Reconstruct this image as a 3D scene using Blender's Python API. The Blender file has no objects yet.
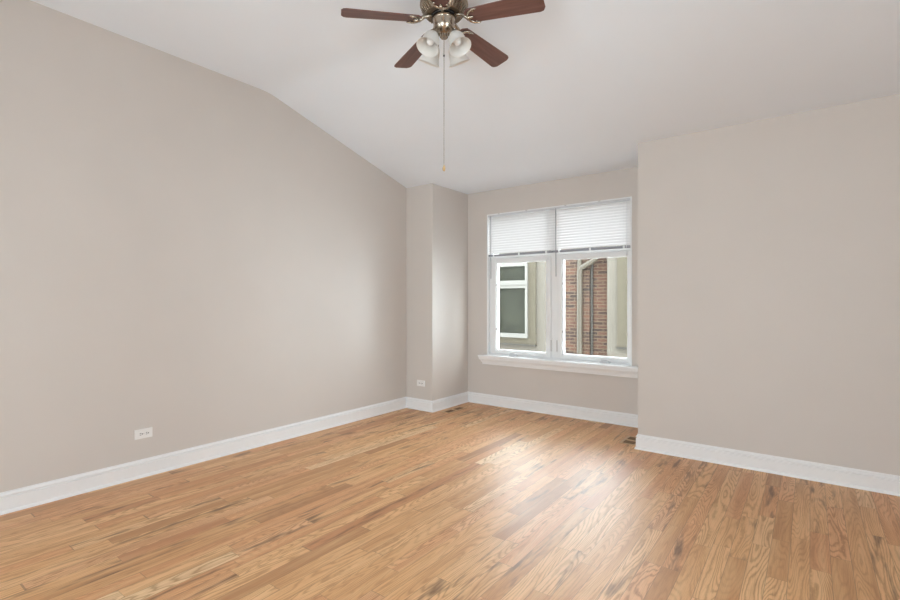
import bpy, bmesh, math, random
from mathutils import Vector, Matrix
random.seed(7)
SC = bpy.context.scene
COL = SC.collection
R = math.radians

# ------------------------------------------------------------------ camera
cd = bpy.data.cameras.new('camera')
cd.sensor_fit = 'HORIZONTAL'; cd.sensor_width = 36.0
cd.lens = 480.96 / 900.0 * 36.0; cd.shift_y = 1.05 / 900.0
cd.clip_start = 0.05
cam = bpy.data.objects.new('camera', cd); COL.objects.link(cam)
cam.location = (0, 0, 1.3); cam.rotation_euler = (R(90), 0, R(36.8065))
SC.camera = cam

# ------------------------------------------------------------------ sky, lights, exposure
W = bpy.data.worlds.new('overcast_sky'); SC.world = W; W.use_nodes = True
wb = W.node_tree.nodes['Background']
wb.inputs[0].default_value = (0.81, 0.92, 1.0, 1); wb.inputs[1].default_value = 16.0

def area(name, loc, rot, sx, sy, power, col):
    l = bpy.data.lights.new(name, 'AREA'); l.shape = 'RECTANGLE'; l.size = sx; l.size_y = sy
    l.energy = power; l.color = col
    o = bpy.data.objects.new(name, l); COL.objects.link(o)
    o.location = loc; o.rotation_euler = rot
    return o
# portals in the added fill windows behind and beside the camera (they only guide the sky's own light)
p1 = area('rear_fill_window_portal', (-0.4, -1.62, 1.2), (R(90), 0, 0), 1.2, 2.2, 1, (1, 1, 1))
p2 = area('side_fill_window_portal', (2.02, 1.0, 1.2), (R(90), 0, R(90)), 0.8, 2.2, 1, (1, 1, 1))
p4 = area('rear_left_fill_window_portal', (-2.95, -1.62, 1.2), (R(90), 0, 0), 0.5, 2.2, 1, (1, 1, 1))
p3 = area('alcove_window_portal', (-2.365, 5.26, 1.50), (R(90), 0, R(180)), 1.75, 1.75, 1, (1, 1, 1))
for p_ in (p1, p2, p3, p4): p_.data.cycles.is_portal = True

# hazy low sun, shining along the gap between the two buildings
sl = bpy.data.lights.new('hazy_sun', 'SUN'); sl.energy = 6.0; sl.angle = R(28); sl.color = (0.92, 1.0, 1.0)
so = bpy.data.objects.new('hazy_sun', sl); COL.objects.link(so)
so.rotation_euler = Vector((-1, -.36, -.42)).to_track_quat('-Z', 'Y').to_euler()

vs = SC.view_settings
vs.view_transform = 'Standard'; vs.look = 'None'; vs.exposure = 0.07; vs.gamma = 1.0; vs.use_curve_mapping = False
SC.cycles.use_denoising = True
SC.cycles.max_bounces = 12; SC.cycles.diffuse_bounces = 6; SC.cycles.transparent_max_bounces = 16

# ------------------------------------------------------------------ materials
class NT:
    def __init__(s, name):
        s.m = bpy.data.materials.new(name); s.m.use_nodes = True
        s.t = s.m.node_tree; s.n = s.t.nodes; s.b = s.n['Principled BSDF']; s.out = s.n['Material Output']
    def new(s, ty, **kw):
        o = s.n.new(ty)
        for k, v in kw.items(): setattr(o, k, v)
        return o
    def link(s, a, b): s.t.links.new(a, b)
    def put(s, sock, v):
        if isinstance(v, bpy.types.NodeSocket): s.link(v, sock)
        else: sock.default_value = v
    def math(s, op, a, b=0.0, c=0.0):
        o = s.new('ShaderNodeMath', operation=op)
        s.put(o.inputs[0], a); s.put(o.inputs[1], b); s.put(o.inputs[2], c)
        return o.outputs[0]
    def noise(s, vec, scale, detail=2.0, rough=0.5):
        o = s.new('ShaderNodeTexNoise'); s.link(vec, o.inputs['Vector'])
        o.inputs['Scale'].default_value = scale; o.inputs['Detail'].default_value = detail; o.inputs['Roughness'].default_value = rough
        return o.outputs['Fac']
    def ramp(s, f, stops):
        o = s.new('ShaderNodeValToRGB'); s.put(o.inputs[0], f)
        e = o.color_ramp.elements
        while len(e) < len(stops): e.new(0.5)
        for q, (p, c) in zip(e, stops): q.position = p; q.color = tuple(c) + (1,)
        return o.outputs[0]
    def mix(s, f, a, b, mode='MIX'):
        o = s.new('ShaderNodeMix', data_type='RGBA', blend_type=mode)
        s.put(o.inputs[0], f); s.put(o.inputs[6], a); s.put(o.inputs[7], b)
        return o.outputs[2]
    def comb(s, x, y, z=0.0):
        o = s.new('ShaderNodeCombineXYZ'); s.put(o.inputs[0], x); s.put(o.inputs[1], y); s.put(o.inputs[2], z)
        return o.outputs[0]
    def obj(s):
        return s.new('ShaderNodeTexCoord').outputs['Object']
    def sep(s, v):
        o = s.new('ShaderNodeSeparateXYZ'); s.link(v, o.inputs[0]); return o.outputs
    def bump(s, h, strength=0.1, dist=0.01):
        o = s.new('ShaderNodeBump'); s.link(h, o.inputs['Height'])
        o.inputs['Strength'].default_value = strength; o.inputs['Distance'].default_value = dist
        s.link(o.outputs[0], s.b.inputs['Normal'])

def c4(c): return tuple(c) + (1.0,)

def plain(name, col, rough=0.5, metal=0.0, spec=0.5, var=0.04, scale=12.0, bump=0.0):
    k = NT(name); v = k.obj()
    n = k.noise(v, scale, 4)
    c = k.ramp(n, [(0.3, [x * (1 - var) for x in col]), (0.7, [min(1, x * (1 + var)) for x in col])])
    k.link(c, k.b.inputs['Base Color'])
    k.b.inputs['Roughness'].default_value = rough; k.b.inputs['Metallic'].default_value = metal
    k.b.inputs['Specular IOR Level'].default_value = spec
    if bump: k.bump(k.noise(v, 220, 3), bump, 0.002)
    return k.m

M = {}
M['wall'] = plain('greige_wall_paint', (0.60, 0.548, 0.508), 0.55, spec=0.35, var=0.012, scale=2.5, bump=0.05)
M['ceiling'] = plain('white_ceiling_paint', (0.81, 0.852, 0.91), 0.8, spec=0.2, var=0.008, scale=2.0, bump=0.05)
M['trim'] = plain('white_trim_paint', (0.80, 0.79, 0.79), 0.35, var=0.01)
M['vinyl'] = plain('white_vinyl', (0.80, 0.80, 0.80), 0.35, var=0.01)
M['plastic'] = plain('white_plastic', (0.80, 0.78, 0.76), 0.4, var=0.01)
M['slot'] = plain('dark_slot', (0.06, 0.055, 0.05), 0.7)
M['grey_lever'] = plain('grey_lever', (0.45, 0.42, 0.40), 0.4)
M['shaded_rail_grey'] = plain('shaded_rail_grey', (0.27, 0.27, 0.30), 0.5)  # shade at the blind's lower edge, put into the rail's grey
M['wand'] = plain('grey_wand_plastic', (0.27, 0.27, 0.29), 0.3)
M['headrail'] = plain('shade_grey_fittings', (0.60, 0.60, 0.62), 0.4)  # shadow tone put into the colour of headrail and crank
M['cord'] = plain('white_cord', (0.72, 0.72, 0.73), 0.8)
M['screw'] = plain('screw_metal', (0.55, 0.53, 0.5), 0.35, 0.9)
M['brass'] = plain('antique_brass', (0.29, 0.235, 0.18), 0.30, 1.0, var=0.12, scale=30)
M['pale_brass'] = plain('polished_pale_brass', (0.44, 0.38, 0.31), 0.26, 1.0, var=0.08, scale=40)
M['black'] = plain('black_enamel', (0.012, 0.012, 0.013), 0.25)
M['chain'] = plain('chain_metal', (0.27, 0.26, 0.25), 0.45, 0.2)
M['fob'] = plain('light_wood_fob', (0.50, 0.34, 0.16), 0.45)
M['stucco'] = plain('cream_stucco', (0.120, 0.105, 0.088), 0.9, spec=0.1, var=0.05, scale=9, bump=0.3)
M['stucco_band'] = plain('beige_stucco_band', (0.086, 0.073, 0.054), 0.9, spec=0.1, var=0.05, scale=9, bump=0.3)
M['facade'] = plain('facade_render', (0.5, 0.48, 0.45), 0.9)
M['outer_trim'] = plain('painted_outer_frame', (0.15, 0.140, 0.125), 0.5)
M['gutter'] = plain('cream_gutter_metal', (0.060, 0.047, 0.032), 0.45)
M['grey_pipe_shadow'] = plain('grey_conduit_and_shadow_strip', (0.030, 0.025, 0.020), 0.6)  # also colours the painted shadow strips below the surrounds
M['roof'] = plain('grey_roofing', (0.25, 0.24, 0.23), 0.9)
M['ground'] = plain('grey_paving', (0.52, 0.51, 0.49), 0.9, var=0.1, scale=3)
M['dark_pan'] = plain('dark_register_pan', (0.12, 0.070, 0.036), 0.8)

# frosted glass of the lamp shades
k = NT('frosted_white_glass')
d = k.new('ShaderNodeBsdfDiffuse'); d.inputs[0].default_value = (0.86, 0.84, 0.81, 1)
tr = k.new('ShaderNodeBsdfTranslucent'); tr.inputs[0].default_value = (0.86, 0.84, 0.81, 1)
g = k.new('ShaderNodeBsdfGlossy'); g.inputs['Roughness'].default_value = 0.25
m1 = k.new('ShaderNodeMixShader'); m1.inputs[0].default_value = 0.45; k.link(d.outputs[0], m1.inputs[1]); k.link(tr.outputs[0], m1.inputs[2])
m2 = k.new('ShaderNodeMixShader'); m2.inputs[0].default_value = 0.06; k.link(m1.outputs[0], m2.inputs[1]); k.link(g.outputs[0], m2.inputs[2])
k.link(m2.outputs[0], k.out.inputs[0]); M['shade'] = k.m
M['bulb'] = plain('bulb_white', (0.82, 0.81, 0.80), 0.3, var=0.0)

# translucent blind slats
k = NT('white_blind_slats')
d = k.new('ShaderNodeBsdfDiffuse'); d.inputs[0].default_value = (0.78, 0.765, 0.76, 1)
tr = k.new('ShaderNodeBsdfTranslucent'); tr.inputs[0].default_value = (0.89, 0.83, 0.81, 1)
m1 = k.new('ShaderNodeMixShader'); m1.inputs[0].default_value = 0.05; k.link(d.outputs[0], m1.inputs[1]); k.link(tr.outputs[0], m1.inputs[2])
k.link(m1.outputs[0], k.out.inputs[0]); M['slat'] = k.m

# clear window glass
def clear_glass(name, tint, refl):
    k = NT(name)
    t = k.new('ShaderNodeBsdfTransparent'); t.inputs[0].default_value = c4(tint)
    g = k.new('ShaderNodeBsdfGlossy'); g.inputs['Roughness'].default_value = 0.02
    f = k.new('ShaderNodeFresnel'); f.inputs[0].default_value = 1.45
    mx = k.new('ShaderNodeMixShader'); k.link(k.math('MULTIPLY', f.outputs[0], refl), mx.inputs[0])
    k.link(t.outputs[0], mx.inputs[1]); k.link(g.outputs[0], mx.inputs[2]); k.link(mx.outputs[0], k.out.inputs[0])
    return k.m
M['glass'] = clear_glass('clear_window_glass', (0.97, 0.98, 0.97), 0.8)

# neighbour's pane: glass over a grey-green screen
k = NT('screened_dark_glass'); v = k.obj()
c = k.ramp(k.noise(v, 5, 3), [(0.3, (0.017, 0.0175, 0.012)), (0.7, (0.028, 0.029, 0.020))])
k.link(c, k.b.inputs['Base Color']); k.b.inputs['Roughness'].default_value = 0.5; k.b.inputs['Specular IOR Level'].default_value = 0.15; M['screen'] = k.m

# brick
k = NT('red_brown_brick'); v = k.obj(); X, Y, Z = k.sep(v)
bt = k.new('ShaderNodeTexBrick'); k.link(k.comb(X, Z), bt.inputs['Vector'])
bt.inputs['Scale'].default_value = 1.0; bt.inputs['Brick Width'].default_value = 0.235; bt.inputs['Row Height'].default_value = 0.0725
bt.inputs['Mortar Size'].default_value = 0.009; bt.inputs['Bias'].default_value = 0.0
bt.inputs['Color1'].default_value = (0.085, 0.034, 0.019, 1); bt.inputs['Color2'].default_value = (0.014, 0.007, 0.005, 1)
bt.inputs['Mortar'].default_value = (0.115, 0.083, 0.056, 1)
cc = k.mix(k.noise(v, 14, 4), bt.outputs[0], (0.055, 0.030, 0.018, 1))
cc = k.mix(0.75, cc, bt.outputs[0])
k.link(cc, k.b.inputs['Base Color']); k.b.inputs['Roughness'].default_value = 0.9; M['brick'] = k.m

# blade wood
k = NT('reddish_brown_wood'); v = k.obj(); X, Y, Z = k.sep(v)
n = k.noise(k.comb(k.math('MULTIPLY', X, 4), k.math('MULTIPLY', Y, 60), 0.0), 1.0, 4)
c = k.ramp(n, [(0.25, (0.105, 0.048, 0.040)), (0.55, (0.155, 0.073, 0.060)), (0.8, (0.20, 0.10, 0.082))])
k.link(c, k.b.inputs['Base Color']); k.b.inputs['Roughness'].default_value = 0.42; M['blade'] = k.m

# oak strip floor, boards running along +Y
def oak(name):
    k = NT(name); v = k.obj(); X, Y, Z = k.sep(v)
    w = 0.083
    xs = k.math('DIVIDE', X, w); ix = k.math('FLOOR', xs); fx = k.math('FRACT', xs)
    wn = k.new('ShaderNodeTexWhiteNoise', noise_dimensions='1D'); k.link(ix, wn.inputs['W'])
    r1 = wn.outputs['Value']
    wn2 = k.new('ShaderNodeTexWhiteNoise', noise_dimensions='1D'); k.link(k.math('ADD', ix, 53.7), wn2.inputs['W'])
    L = k.math('MULTIPLY_ADD', wn2.outputs['Value'], 0.7, 0.6)
    ys = k.math('ADD', k.math('DIVIDE', Y, L), k.math('MULTIPLY', r1, 17.3))
    # wobble the joints so that board lengths differ along one row
    ys = k.math('ADD', ys, k.math('MULTIPLY', k.math('SINE', k.math('MULTIPLY', ys, 2.2)), 0.28))
    iy = k.math('FLOOR', ys); fy = k.math('FRACT', ys)
    idn = k.new('ShaderNodeTexWhiteNoise', noise_dimensions='3D'); k.link(k.comb(ix, iy, 3.0), idn.inputs['Vector'])
    ra, rb, rc = k.sep(idn.outputs['Color'])
    rv = idn.outputs['Value']
    base = k.ramp(rv, [(0.0, (0.36, 0.155, 0.058)), (0.10, (0.58, 0.295, 0.122)), (0.5, (0.74, 0.415, 0.190)),
                       (0.92, (0.78, 0.465, 0.228)), (1.0, (0.82, 0.57, 0.33))])
    base = k.mix(k.math('MULTIPLY', k.math('GREATER_THAN', rb, 0.72), 0.55), base, (0.68, 0.315, 0.145, 1))
    gx = k.math('MULTIPLY_ADD', ra, 57.0, X); gy = k.math('MULTIPLY_ADD', rc, 91.0, Y)
    # cathedral grain: contour lines of a stretched noise
    f1 = k.noise(k.comb(k.math('MULTIPLY', gx, 10.0), k.math('MULTIPLY', gy, 0.9), 0.0), 1.0, 1.5, 0.35)
    f1 = k.math('ADD', f1, k.math('MULTIPLY', k.noise(k.comb(k.math('MULTIPLY', gx, 60), k.math('MULTIPLY', gy, 22), 0.0), 1.0, 2), 0.022))
    freq = k.math('MULTIPLY_ADD', rb, 110.0, 110.0)
    ring = k.math('MULTIPLY_ADD', k.math('SINE', k.math('MULTIPLY', f1, freq)), 0.5, 0.5)
    ring = k.math('POWER', ring, 2.5)
    # fine pores
    f2 = k.noise(k.comb(k.math('MULTIPLY', gx, 320.0), k.math('MULTIPLY', gy, 9.0), 0.0), 1.0, 3, 0.6)
    pore = k.math('MAXIMUM', k.math('MULTIPLY', k.math('SUBTRACT', f2, 0.45), 2.2), 0.0)
    amt = k.math('MULTIPLY_ADD', ra, 0.52, 0.16)
    grain = k.math('ADD', k.math('MULTIPLY', ring, amt), k.math('MULTIPLY', pore, 0.6))
    grain = k.math('MINIMUM', grain, 0.9)
    dark = k.mix(1.0, base, (0.46, 0.36, 0.26, 1), 'MULTIPLY')
    col = k.mix(grain, base, dark)
    # broad tone drift
    f3 = k.noise(k.comb(k.math('MULTIPLY', gx, 22.0), k.math('MULTIPLY', gy, 1.3), 0.0), 1.0, 3)
    col = k.mix(k.math('MULTIPLY', k.math('MAXIMUM', k.math('SUBTRACT', f3, 0.50), 0.0), 2.6), col, (0.42, 0.19, 0.070, 1))
    col = k.mix(k.math('MULTIPLY', k.math('MAXIMUM', k.math('SUBTRACT', 0.48, f3), 0.0), 2.0), col, (0.80, 0.52, 0.27, 1))
    # heartwood streaks on some boards
    f4 = k.noise(k.comb(k.math('MULTIPLY', gx, 24.0), k.math('MULTIPLY', gy, 3.2), 7.0), 1.0, 3)
    st = k.math('MAXIMUM', k.math('MULTIPLY', k.math('SUBTRACT', f4, 0.52), 5.0), 0.0)
    st = k.math('MINIMUM', st, 0.85)
    st = k.math('MULTIPLY', st, k.math('GREATER_THAN', rc, 0.74))
    col = k.mix(st, col, (0.15, 0.065, 0.022, 1))
    # seams
    ex = k.math('MINIMUM', fx, k.math('SUBTRACT', 1.0, fx))
    ey = k.math('MULTIPLY', k.math('MINIMUM', fy, k.math('SUBTRACT', 1.0, fy)), 9.0)
    seam = k.math('LESS_THAN', k.math('MINIMUM', ex, ey), 0.013)
    col = k.mix(k.math('MULTIPLY', seam, 0.55), col, (0.13, 0.07, 0.035, 1))
    k.link(col, k.b.inputs['Base Color'])
    k.b.inputs['Roughness'].default_value = 0.27
    k.link(k.math('MULTIPLY_ADD', grain, 0.08, 0.42), k.b.inputs['Roughness'])
    k.b.inputs['IOR'].default_value = 1.62
    hgt = k.math('SUBTRACT', 0.0, k.math('ADD', k.math('MULTIPLY', seam, 1.0), k.math('MULTIPLY', grain, 0.25)))
    k.bump(hgt, 0.10, 0.003)
    return k.m
M['oak'] = oak('oak_strip_floor')
M['louver'] = plain('dark_oak_louver', (0.32, 0.18, 0.085), 0.5)
M['oak_register'] = plain('oak_register_wood', (0.52, 0.32, 0.17), 0.35, var=0.12, scale=20)

# ------------------------------------------------------------------ mesh helpers
class MB:
    def __init__(s): s.b = bmesh.new()
    def box(s, x0, x1, y0, y1, z0, z1):
        v = [s.b.verts.new(p) for p in ((x0,y0,z0),(x1,y0,z0),(x1,y1,z0),(x0,y1,z0),(x0,y0,z1),(x1,y0,z1),(x1,y1,z1),(x0,y1,z1))]
        for f in ((3,2,1,0),(4,5,6,7),(0,1,5,4),(1,2,6,5),(2,3,7,6),(3,0,4,7)): s.b.faces.new([v[i] for i in f])
        return s
    def loft(s, rings, closed=True, cap=True):
        rv = [[s.b.verts.new(p) for p in r] for r in rings]
        n = len(rv[0])
        for a, b in zip(rv[:-1], rv[1:]):
            for i in range(n if closed else n - 1):
                j = (i + 1) % n
                s.b.faces.new((a[i], a[j], b[j], b[i]))
        if cap:
            s.b.faces.new(list(reversed(rv[0]))); s.b.faces.new(rv[-1])
        return s
    def tube(s, pts, r, n=8):
        pts = [Vector(p) for p in pts]
        rs = r if isinstance(r, (list, tuple)) else [r] * len(pts)
        rings = []; u = None
        for i, p in enumerate(pts):
            d = (pts[min(i+1, len(pts)-1)] - pts[max(i-1, 0)]).normalized()
            if u is None:
                u = d.orthogonal().normalized()
            else:
                u = (u - d * u.dot(d)).normalized()
            w = d.cross(u)
            rings.append([p + (u * math.cos(a) + w * math.sin(a)) * rs[i] for a in [2*math.pi*q/n for q in range(n)]])
        return s.loft(rings)
    def lathe(s, prof, n=32, mat=Matrix(), cap=True):
        rings = [[mat @ Vector((max(r, 1e-4)*math.cos(2*math.pi*q/n), max(r, 1e-4)*math.sin(2*math.pi*q/n), z)) for q in range(n)] for r, z in prof]
        return s.loft(rings, cap=cap)
    def prism(s, poly, f0, f1):
        # poly: list of 2D points, f0/f1 map a 2D point to the start/end 3D point
        return s.loft([[f0(p) for p in poly], [f1(p) for p in poly]])
    def build(s, name, mat, parent=None, smooth=False, bevel=0.0, props=None):
        bmesh.ops.recalc_face_normals(s.b, faces=s.b.faces[:])
        me = bpy.data.meshes.new(name); s.b.to_mesh(me); s.b.free()
        o = bpy.data.objects.new(name, me); COL.objects.link(o)
        me.materials.append(M[mat])
        if parent is not None:
            r = parent
            while r.parent is not None: r = r.parent
            me.transform(Matrix.Translation(-r.location)); o.parent = parent
        if smooth:
            for p in me.polygons: p.use_smooth = True
            md = o.modifiers.new('edges', 'EDGE_SPLIT'); md.split_angle = R(40)
        if bevel:
            md = o.modifiers.new('bevel', 'BEVEL'); md.width = bevel; md.segments = 2; md.limit_method = 'ANGLE'
        for k_, v_ in (props or {}).items(): o[k_] = v_
        return o
def bx(*a): return MB().box(*a)
STR = {'kind': 'structure'}
def thing(name, loc, label, cat, group=None):
    o = bpy.data.objects.new(name, None); COL.objects.link(o); o.location = loc; o.empty_display_size = 0.1
    o['label'] = label; o['category'] = cat
    if group: o['group'] = group
    return o
def setting(name, loc):
    o = bpy.data.objects.new(name, None); COL.objects.link(o); o.location = loc; o.empty_display_size = 0.1
    o['kind'] = 'structure'; return o

# ------------------------------------------------------------------ room shell
XL, YC, XC, YW, XJ, YR = -3.954, 4.390, -3.544, 5.1235, -1.2106, 4.378     # left wall, column front / side, window wall, jog, right wall
XS, YB = 2.0, -1.6                                                  # side and rear walls behind the camera
HC, LC = 3.205, 2.682
YS0, YS1 = 2.519, 4.397                                             # where the ceiling slope starts and ends
WX0, WX1, WZ0, WZ1 = -3.252, -1.478, 0.620, 2.385                   # window opening

bx(XL-.2, XS+.2, YB-.2, YW+.2, -.2, 0).build('floor', 'oak', props=STR)
sl_ = (HC-LC)/(YS1-YS0)
ease = []
for q in range(9):                                                  # plastered bend, a little rounded
    u = q/8; ease.append((YS0-.09+.18*u, HC - sl_*.18*u*u/2))
prof = [(YB-.2, HC)] + ease + [ (YS1, LC), (YW+.2, LC), (YW+.2, LC+.75), (YB-.2, LC+.75)]
MB().prism(prof, lambda p: (XL-.2, p[0], p[1]), lambda p: (XS+.2, p[0], p[1])).build('ceiling', 'ceiling', props=STR, smooth=True)
wallprof = [(YB-.2, 0), (YB-.2, HC), (YS0, HC), (YS1, LC), (YW+.2, LC), (YW+.2, 0)]
MB().prism(wallprof, lambda p: (XL-.2, p[0], p[1]), lambda p: (XL, p[0], p[1])).build('wall_left', 'wall', props=STR)
bx(XL, XC, YC, YW, 0, LC).build('wall_column', 'wall', props=STR, bevel=.006)
rp = [(YR, 0), (YR, LC+.0055), (YS1, LC), (YW, LC), (YW, 0)]
MB().prism(rp, lambda p: (XJ, p[0], p[1]), lambda p: (XS, p[0], p[1])).build('wall_right', 'wall', props=STR)
w = MB()
w.box(XL, WX0, YW, YW+.2, 0, LC); w.box(WX1, XS+.2, YW, YW+.2, 0, LC)
w.box(WX0, WX1, YW, YW+.2, 0, WZ0-.02); w.box(WX0, WX1, YW, YW+.2, WZ1, LC)
w.build('wall_window', 'wall', props=STR)
# rear and side walls with unseen openings, added and sized to let fill daylight in
w = MB(); a, b_ = -1.0, 0.2
w.box(XL, -3.2, YB-.2, YB, 0, HC); w.box(-2.7, a, YB-.2, YB, 0, HC); w.box(-3.2, -2.7, YB-.2, YB, 0, .1); w.box(-3.2, -2.7, YB-.2, YB, 2.3, HC); w.box(b_, XS+.2, YB-.2, YB, 0, HC); w.box(a, b_, YB-.2, YB, 0, .1); w.box(a, b_, YB-.2, YB, 2.3, HC)
w.build('wall_rear', 'wall', props=STR)
w = MB(); a, b_ = .6, 1.4
sp = [(b_, 0), (b_, HC), (YS0, HC), (YS1, LC), (YW, LC), (YW, 0)]
w.box(XS, XS+.2, YB, a, 0, HC); w.box(XS, XS+.2, a, b_, 0, .1); w.box(XS, XS+.2, a, b_, 2.3, HC)
w.prism(sp, lambda p: (XS, p[0], p[1]), lambda p: (XS+.2, p[0], p[1]))
w.build('wall_side', 'wall', props=STR)
bx(-1.0, .2, YB-.10, YB-.08, .1, 2.3).build('fill_window_2', 'glass', props=STR)  # unseen window added to bring fill light into the room
bx(-3.2, -2.7, YB-.10, YB-.08, .1, 2.3).build('fill_window_4', 'glass', props=STR)  # added, unseen: more fill for the ceiling and right wall
bx(XS+.08, XS+.10, .6, 1.4, .1, 2.3).build('fill_window_3', 'glass', props=STR)  # added, unseen: fill light from the side

# baseboards, mitred along the walls
path = [(XL, YB), (XL, YC), (XC, YC), (XC, YW), (XJ, YW), (XJ, YR), (XS, YR)]
bbn = ['baseboard_left', 'baseboard_column', 'baseboard_alcove', 'baseboard_window', 'baseboard_jog', 'baseboard_right']
bp = [(0, 0), (.024, 0), (.024, .006), (.021, .016), (.0145, .020), (.0145, .096), (.0070, .100), (.0070, .1055),
      (.0150, .108), (.0150, .112), (.0125, .117), (.0075, .121), (.005, .125), (.005, .131), (0, .131)]
dirs = [(Vector(q) - Vector(p)).normalized() for p, q in zip(path[:-1], path[1:])]
nor = [Vector((d.y, -d.x)) for d in dirs]
def miter(i):
    if i == 0: return nor[0]
    if i == len(path) - 1: return nor[-1]
    m = nor[i-1] + nor[i]
    return m / m.dot(nor[i])
for i, nm in enumerate(bbn):
    P0, P1, m0, m1 = Vector(path[i]), Vector(path[i+1]), miter(i), miter(i+1)
    MB().prism(bp, lambda p: (*(P0 + m0*p[0]), p[1]), lambda p: (*(P1 + m1*p[0]), p[1])).build(nm, 'trim', props=STR)

# ------------------------------------------------------------------ window in the alcove
win = setting('window_1', (-2.36, YW, WZ0))
def ring(m, x0, x1, y0, y1, z0, z1, l, r_, bo, t):
    m.box(x0, x0+l, y0, y1, z0, z1); m.box(x1-r_, x1, y0, y1, z0, z1)
    m.box(x0+l, x1-r_, y0, y1, z0, z0+bo); m.box(x0+l, x1-r_, y0, y1, z1-t, z1)
f = MB()
ring(f, WX0, WX1, YW-.004, YW+.15, WZ0, WZ1, .014, .014, .014, .014)
ring(f, WX0+.014, WX1-.014, YW+.045, YW+.12, WZ0+.014, WZ1-.014, .022, .022, .016, .03)
f.box(-2.400, -2.316, YW+.042, YW+.12, WZ0+.03, WZ1-.03)
f.box(WX0+.03, WX1-.03, YW+.043, YW+.12, 1.832, 1.885)
wf = f.build('window_frame', 'vinyl', win, bevel=.002)
for (x0, x1, gx0, gx1, cx) in ((-3.212, -2.403, -3.135, -2.470, -2.885), (-2.313, -1.500, -2.255, -1.541, -1.765)):
    s = MB()
    y0, y1 = YW+.034, YW+.10
    ring(s, x0, x1, y0, y1, .652, 1.828, gx0-x0-.01, x1-gx1-.01, .036, .048)
    ring(s, gx0-.012, gx1+.012, y0+.014, y1, .685, 1.782, .012, .012, .012, .012)
    sh = s.build('sash', 'vinyl', win, bevel=.003)
    bx(gx0, gx1, y0+.045, y0+.051, .695, 1.772).build('pane', 'glass', sh)
    c = MB(); c.box(cx-.055, cx+.055, YW+.004, y0+.006, .632, .650); c.box(cx-.035, cx+.045, YW-.004, YW+.012, .648, .660)
    c.tube([(cx+.04, YW+.002, .656), (cx+.02, YW-.004, .664), (cx-.04, YW-.002, .668)], .006, 8)
    c.build('crank_handle', 'headrail', sh, bevel=.002)  # grey stands in for the shadow around the white crank
    for zz in (1.50, .95):
        for xx in (gx0-.006, gx1+.006): bx(xx-.006, xx+.006, y0+.004, y0+.016, zz-.012, zz+.012).build('screen_clip', 'grey_lever', sh)
for xx in (-2.394, -2.322):
    lk = bx(xx-.012, xx+.012, YW+.028, YW+.044, .70, .87).build('sash_lock', 'vinyl', win, bevel=.002)
    l = MB(); l.box(xx-.004, xx+.004, YW+.022, YW+.036, .72, .85); l.build('lever', 'grey_lever', lk, bevel=.002)
bx(WX0+.04, -2.40, YW+.08, YW+.086, 1.89, WZ1-.045).build('pane', 'glass', win)
bx(-2.315, WX1-.04, YW+.08, YW+.086, 1.89, WZ1-.045).build('pane', 'glass', win)
# sill: stool with a mitred moulding below it
sp = [(.0, .625), (.086, .625), (.090, .621), (.090, .604), (.084, .600), (.082, .580), (.074, .566), (.066, .556), (.062, .540), (.052, .536), (.048, .510), (0, .510)]
sl = MB().prism(sp, lambda p: (-3.242-p[0], YW-p[0], p[1]+.002), lambda p: (-1.392-(.09-p[0])*.35, YW-p[0], p[1]+.002))
sl.box(WX0+.001, WX1-.001, YW-.001, YW+.05, WZ0-.019, .628)
sl.build('window_sill', 'trim', win)

# ------------------------------------------------------------------ mini blinds
def blind(x0, x1, label, n=15):
    top, bot = WZ1-.006, 1.866
    t = thing('window_blind', ((x0+x1)/2, YW+.01, bot), label, 'blind', 'raised mini blinds on the window')
    y0, y1 = YW-.002, YW+.026
    h = MB(); h.box(x0, x1, y0, y1, top-.028, top); hr = h.build('headrail', 'headrail', t, bevel=.002)
    for u in (.18, .62):
        xx = x0+(x1-x0)*u; bx(xx-.012, xx+.012, y0-.003, y1, top-.004, top+.003).build('bracket', 'grey_lever', hr)
    s = MB(); yc = (y0+y1)/2
    z1, z0 = top-.034, bot+.020; dz = (z1-z0)/n
    for i in range(n):
        zc = z0+(i+.5)*dz
        # closed slat: a shallow curved strip, lower edge towards the room
        pr = []
        for q in range(5):
            u = q/4-.5; pr.append((yc - u*.012 - .0025*(1-4*u*u), zc - u*dz*1.10))
        a = [(p[0], p[1]) for p in pr]; bk = [(p[0]+.0007, p[1]) for p in reversed(pr)]
        poly = a + bk
        s.prism(poly, lambda p: (x0+.001, p[0], p[1]), lambda p: (x1-.001, p[0], p[1]))
    s.build('slats', 'slat', t)
    rb = bx(x0+.003, x1-.003, yc-.011, yc+.011, bot-.010, bot+.014).build('bottom_rail', 'shaded_rail_grey', t, bevel=.002)
    for u in (.09, .5, .91):
        xx = x0+(x1-x0)*u
        bx(xx-.010, xx+.010, yc-.0125, yc+.012, bot-.011, bot+.015).build('rail_clip', 'vinyl', rb)
        MB().tube([(xx, yc-.010, top-.03), (xx, yc-.010, bot+.01)], .0012, 6).build('ladder_cord', 'cord', t)
    xw = x0+.045
    MB().tube([(xw, y0-.006, top-.02), (xw, y0-.008, top-.05), (xw+.004, y0-.010, 1.58)], .0042, 8).build('tilt_wand', 'wand', t, smooth=True)
    c = MB(); xw = x1-.05; c.tube([(xw, y0-.004, top-.02), (xw, y0-.006, 1.80)], .0022, 6)
    c.lathe([(.002, .03), (.005, .02), (.007, 0), (.002, 0)], 10, Matrix.Translation((xw, y0-.006, 1.775)))
    c.build('lift_cord', 'cord', t)
    return t
blind(WX0+.016, -2.368, 'white mini blind half raised over the left sash, in front of the neighbouring window')
blind(-2.366, WX1-.004, 'white mini blind half raised over the right sash, above the view of brick wall')

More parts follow.
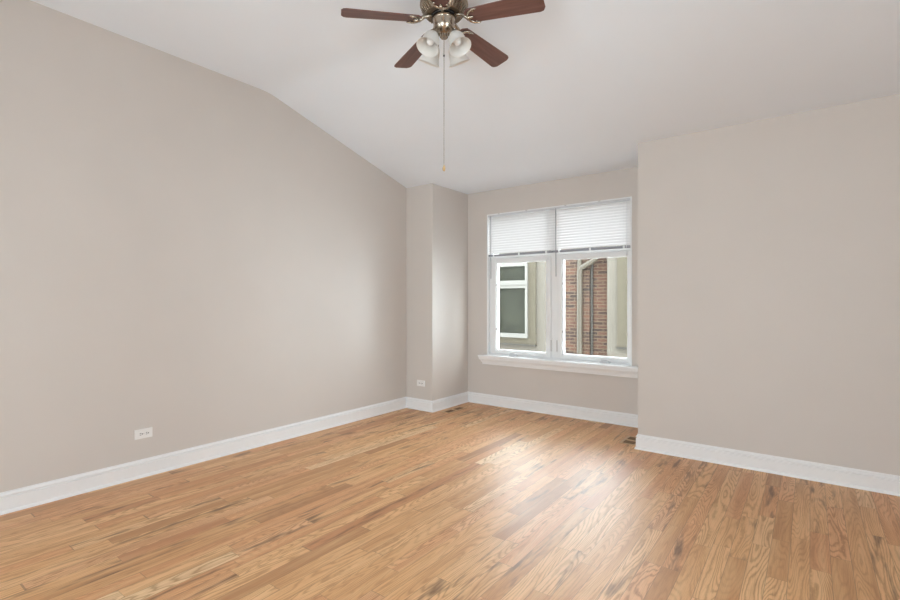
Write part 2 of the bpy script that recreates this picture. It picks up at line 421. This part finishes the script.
# ------------------------------------------------------------------ ceiling fan
FX, FY = -1.7134, 2.2312
fan = thing('ceiling_fan', (FX, FY, 2.66), 'five-blade brown wood ceiling fan with brass motor and four frosted glass light shades', 'ceiling fan')
fan.location = (FX, FY, HC)
T = Matrix.Translation((FX, FY, 0))
MB().lathe([(.0, HC), (.075, HC), (.075, HC-.012), (.066, HC-.04), (.040, HC-.065), (.022, HC-.075), (.0, HC-.075)], 40, T).build('canopy', 'brass', fan, smooth=True)
MB().tube([(FX, FY, HC-.07), (FX, FY, 3.09)], .016, 20).build('downrod', 'brass', fan, smooth=True)
mo = MB().lathe([(.0, 3.115), (.05, 3.115), (.085, 3.105), (.118, 3.085), (.134, 3.062), (.139, 3.044), (.141, 3.036), (.141, 3.024), (.136, 3.020), (.136, 3.014),
     (.130, 3.004), (.104, 2.972), (.100, 2.968), (.0, 2.968)], 56, T).build('motor_housing', 'brass', fan, smooth=True)
v = MB()
for q in range(40):
    a = 2*math.pi*q/40
    d = Vector((math.cos(a), math.sin(a), 0)); n_ = Vector((-d.y, d.x, 0)) * .0035; o_ = Vector((FX, FY, 0))
    P = lambda r, z: o_ + d*r + Vector((0, 0, z))
    pl = [P(.104, 2.971), P(.130, 3.003), P(.134, 3.001), P(.108, 2.968)]
    v.loft([[p - n_ for p in pl], [p + n_ for p in pl]])
v.build('vent_ribs', 'pale_brass', mo)
MB().lathe([(.0, 2.975), (.072, 2.975), (.074, 2.972), (.074, 2.962), (.070, 2.958), (.0, 2.958)], 40, T).build('flywheel', 'black', fan, smooth=True)
MB().lathe([(.0, 2.960), (.062, 2.960), (.066, 2.955), (.066, 2.944), (.064, 2.942), (.062, 2.938), (.062, 2.905), (.057, 2.888), (.044, 2.872), (.030, 2.862), (.024, 2.858), (.024, 2.842), (.018, 2.836), (.0, 2.836)], 40, T).build('switch_housing', 'pale_brass', fan, smooth=True)

ZB = 2.912
def blade_mesh():
    # outline along local +X, pitched about X; built round the origin and rotated into place
    r0, r1 = .155, .588
    pts = []
    w0, w1 = .050, .066
    pts += [(r0, -w0), (r1-.03, -w1), (r1-.012, -w1+.006), (r1, -w1+.026), (r1, w1-.026), (r1-.012, w1-.006), (r1-.03, w1), (r0, w0), (r0-.02, w0*.55), (r0-.026, 0), (r0-.02, -w0*.55)]
    return pts
pitch = R(12)
def pz(y): return -math.tan(pitch) * y
yaw = R(36.8065)
# direction towards the camera in the plan, turned clockwise a little
a0 = math.atan2(-math.cos(yaw), math.sin(yaw)) - R(5.3)
for q in range(5):
    az = a0 + q*2*math.pi/5
    ol = blade_mesh()
    b = MB().prism(ol, lambda p: (p[0], p[1], pz(p[1])-.003), lambda p: (p[0], p[1], pz(p[1])+.003))
    bmesh.ops.recalc_face_normals(b.b, faces=b.b.faces[:])
    me = bpy.data.meshes.new('blade'); b.b.to_mesh(me); b.b.free(); me.materials.append(M['blade'])
    o = bpy.data.objects.new('blade', me); COL.objects.link(o); o.parent = fan
    o.location = (0, 0, ZB-HC+.028); o.rotation_euler = (0, R(2.9), az)
    md = o.modifiers.new('bevel', 'BEVEL'); md.width = .0015; md.segments = 2
    i_ = MB()
    zt = 2.958 - ZB - .028 + .004
    i_.tube([(.066, 0, zt), (.095, 0, zt-.002), (.120, 0, zt-.010), (.150, 0, -.010), (.175, 0, -.010)], [.011, .012, .011, .012, .009], 10)
    arc = []
    for j in range(15):
        t_ = R(80) + R(200)*j/14
        x, y = .205 + .056*math.cos(t_), .050*math.sin(t_)
        arc.append((x, y, pz(y) - .008))
    i_.tube(arc, [.0035 + .0055*math.sin(math.pi*j/14) for j in range(15)], 8)
    for (sx, sy) in ((.178, 0), (.192, .036), (.192, -.036)):
        i_.lathe([(.0, -.004), (.006, -.003), (.007, 0), (.007, .003)], 10, Matrix.Translation((sx, sy, pz(sy)-.010)))
    bmesh.ops.recalc_face_normals(i_.b, faces=i_.b.faces[:])
    me = bpy.data.meshes.new('blade_iron'); i_.b.to_mesh(me); i_.b.free(); me.materials.append(M['pale_brass'])
    for p in me.polygons: p.use_smooth = True
    io = bpy.data.objects.new('blade_iron', me); COL.objects.link(io); io.parent = o
    io['label'] = 'brass crescent bracket'

# four lamp arms with bell shades
tilt = R(27)
ac = math.atan2(-math.cos(yaw), math.sin(yaw))
for q in range(4):
    az = ac + R(45) + q*R(90)
    d = Vector((math.cos(az), math.sin(az), 0))
    neck = Vector((FX, FY, 2.838)) + d*.078
    ax = (d*math.sin(tilt) - Vector((0, 0, math.cos(tilt)))).normalized()
    rotm = ax.to_track_quat('Z', 'Y').to_matrix().to_4x4()
    Tm = Matrix.Translation(neck) @ rotm
    a_ = MB()
    a_.tube([Vector((FX, FY, 2.873)) + d*.040, Vector((FX, FY, 2.878)) + d*.058, Vector((FX, FY, 2.865)) + d*.068, neck - ax*.006], .009, 10)
    a_.lathe([(.0, -.010), (.012, -.010), (.020, -.004), (.027, .004), (.028, .016), (.024, .018), (.0, .018)], 24, Tm)
    arm = a_.build('lamp_arm', 'brass', fan, smooth=True)
    op = [(.026, .006), (.028, .014), (.036, .024), (.044, .038), (.048, .055), (.050, .075), (.054, .093), (.061, .108), (.067, .116)]
    pr = op + [(r_-.003, z_) for r_, z_ in reversed(op)]
    s = MB(); s.lathe(pr + [pr[0]], 40, Tm, cap=False)
    s.build('lamp_shade', 'shade', arm, smooth=True)
    bl = [(.0, .016), (.013, .016), (.014, .034), (.017, .042), (.021, .054), (.023, .066), (.020, .078), (.012, .087), (.0, .090)]
    MB().lathe(bl, 20, Tm).build('light_bulb', 'bulb', arm, smooth=True)

# pull chain with its wooden fob
c = MB()
pr = []; z = 2.838; zb = 2.094
nb = 110
for i in range(nb):
    z0 = 2.838 - (2.838-zb)*i/nb; h = (2.838-zb)/nb
    pr += [(.0011, z0), (.0022, z0-h*.3), (.0022, z0-h*.65)]
pr.append((.0011, zb))
ch = c.lathe(pr, 8, T).build('pull_chain', 'chain', fan, smooth=False)
MB().lathe([(.0, zb+.004), (.003, zb+.002), (.005, zb-.006), (.0088, zb-.018), (.0080, zb-.028), (.004, zb-.034), (.0, zb-.035)], 16, T).build('fob', 'fob', ch, smooth=True, props={'label': 'light wooden fob'})
MB().lathe([(.0, 2.742), (.004, 2.740), (.005, 2.735), (.004, 2.730), (.0, 2.728)], 10, T).build('connector', 'black', ch, smooth=True)

# ------------------------------------------------------------------ power outlets (mounted sideways)
def outlet(loc, u, n, label):
    # u: direction along the wall, n: out of the wall
    t = thing('power_outlet', loc, label, 'power outlet', 'duplex outlets mounted sideways')
    u, n, z = Vector(u), Vector(n), Vector((0, 0, 1)); L = Vector(loc)
    def slab(m, a0_, a1_, z0, z1, d0, d1, ch=0):
        poly = [(a0_, z0), (a1_, z0), (a1_, z1), (a0_, z1)]
        m.loft([[L + u*p[0] + z*p[1] + n*d0 for p in poly], [L + u*p[0]*(1 - ch) + z*p[1]*(1 - ch) + n*d1 for p in poly]])
    m = MB(); slab(m, -.061, .061, -.036, .036, 0, .006, .04); m.build('cover_plate', 'plastic', t, bevel=.001)
    for sgn in (-1, 1):
        cx = sgn*.0205
        m = MB(); poly = [(cx + .0165*math.cos(R(a)), .0165*max(-.82, min(.82, math.sin(R(a))))) for a in range(0, 360, 15)]
        m.loft([[L + u*p[0] + z*p[1] + n*.004 for p in poly], [L + u*p[0] + z*p[1] + n*.0085 for p in poly]])
        rc = m.build('receptacle', 'plastic', t)
        m = MB()
        slab(m, cx-.008, cx+.003, .0042, .0076, .008, .0090); slab(m, cx-.008, cx+.003, -.0076, -.0042, .008, .0090)
        slab(m, cx+.0062, cx+.0125, -.004, .004, .008, .0090)
        m.build('slots', 'slot', rc)
    m = MB(); slab(m, -.003, .003, -.003, .003, .004, .0075); m.build('screw', 'screw', t)
    return t
outlet((XL, 1.493, .319), (0, 1, 0), (1, 0, 0), 'white sideways power outlet low on the long left wall')
outlet((-3.717, YC, .319), (1, 0, 0), (0, -1, 0), 'white sideways power outlet low on the narrow column front')

# ------------------------------------------------------------------ wooden floor registers
def register(x0, x1, y0, y1, label):
    t = thing('floor_register', ((x0+x1)/2, (y0+y1)/2, 0), label, 'floor register', 'wooden registers set in the floor')
    m = MB(); e = .022; ym = (y0+y1)/2
    m.box(x0, x0+e, y0, y1, 0, .005); m.box(x1-e, x1, y0, y1, 0, .005)
    m.box(x0+e, x1-e, y0, y0+e, 0, .005); m.box(x0+e, x1-e, y1-e, y1, 0, .005); m.box(x0+e, x1-e, ym-.016, ym+.016, 0, .005)
    m.build('register_frame', 'oak_register', t)
    bx(x0+e*.6, x1-e*.6, y0+e*.6, y1-e*.6, 0, .0008).build('damper', 'dark_pan', t)
    for a, b in ((y0+e, ym-.016), (ym+.016, y1-e)):
        nn = 5; m = MB()
        for i in range(1, nn):
            yy = a + (b-a)*i/nn; m.box(x0+e, x1-e, yy-.002, yy+.002, .0006, .002)
        m.build('louver_panel', 'louver', t)
register(-3.455, -3.335, 4.44, 4.80, 'slatted wooden floor register beside the column baseboard')
register(-1.400, -1.250, 4.45, 4.74, 'slatted wooden floor register at the corner of the right wall')

# ------------------------------------------------------------------ neighbouring building outside
NY, NT_ = 10.0, 2.62
nb_ = thing('neighboring_building', (-4.0, NY, -3.2), 'cream stucco and red brick house wall seen outside through the window', 'building')
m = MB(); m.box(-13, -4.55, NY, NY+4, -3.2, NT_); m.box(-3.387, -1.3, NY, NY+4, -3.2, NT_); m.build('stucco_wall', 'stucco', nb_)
m = MB(); m.box(-4.55, -3.79, NY+.05, NY+4, -3.2, NT_); m.box(-3.79, -3.387, NY+.16, NY+4, -3.2, NT_); m.build('brick_wall', 'brick', nb_)
m = MB(); m.box(-13, -1.3, NY-.06, NY+4, NT_, NT_+.06); m.build('roof', 'roof', nb_)
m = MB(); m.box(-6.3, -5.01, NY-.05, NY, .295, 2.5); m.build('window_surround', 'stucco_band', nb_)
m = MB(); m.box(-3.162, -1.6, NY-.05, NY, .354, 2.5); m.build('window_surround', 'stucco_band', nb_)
m = MB(); m.box(-6.32, -4.996, NY-.075, NY, .270, .298); m.build('shadow_strip', 'grey_pipe_shadow', nb_)  # dark strip stands in for the shadow line below the surround
m = MB(); m.box(-3.18, -1.58, NY-.075, NY, .330, .358); m.build('shadow_strip', 'grey_pipe_shadow', nb_)  # same painted shadow line, right-hand surround
def nwin(x0, x1, z0, z1, zm):
    f = MB(); y0, y1 = NY-.10, NY-.04
    ring(f, x0, x1, y0, y1, z0, z1, .10, .055, .10, .08); f.box(x0+.05, x1-.03, y0+.002, y1, zm-.09, zm+.09)
    f.box(x0-.01, x1+.01, y0-.02, y0+.01, zm-.012, zm+.012)
    w_ = f.build('window', 'outer_trim', nb_, bevel=.004)
    bx(x0+.09, x1-.05, NY-.06, NY-.05, zm+.08, z1-.07).build('pane', 'screen', w_)
    bx(x0+.09, x1-.05, NY-.06, NY-.05, z0+.09, zm-.08).build('pane', 'screen', w_)
nwin(-6.04, -5.201, .445, 2.19, 1.69)
nwin(-2.90, -1.75, .5, 2.19, 1.69)
m = MB()
dp = [(-3.976, NY-.02, -3.2), (-3.976, NY-.02, 1.93), (-3.94, NY-.02, 2.02), (-3.72, NY-.02, 2.13), (-3.63, NY-.02, 2.19), (-3.60, NY-.02, 2.24), (-3.60, NY-.02, NT_)]
m.tube(dp, .058, 12); m.tube([(-3.976, NY-.02, 1.9), (-3.976, NY-.02, NT_)], .050, 12)
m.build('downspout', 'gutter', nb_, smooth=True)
MB().tube([(-3.765, NY+.13, -3.2), (-3.765, NY+.13, NT_)], .032, 10).build('conduit', 'grey_pipe_shadow', nb_, smooth=True)
w = MB(); y0, y1 = YW+.2, YW+.3
w.box(-14, WX0, y0, y1, -3.2, 6.2); w.box(WX1, 8, y0, y1, -3.2, 6.2); w.box(WX0, WX1, y0, y1, -3.2, WZ0-.02); w.box(WX0, WX1, y0, y1, WZ1, 6.2)
w.build('wall_exterior', 'facade', props=STR)
bx(-14, 8, YW+.2, 16, -3.4, -3.2).build('ground', 'ground', props=STR)
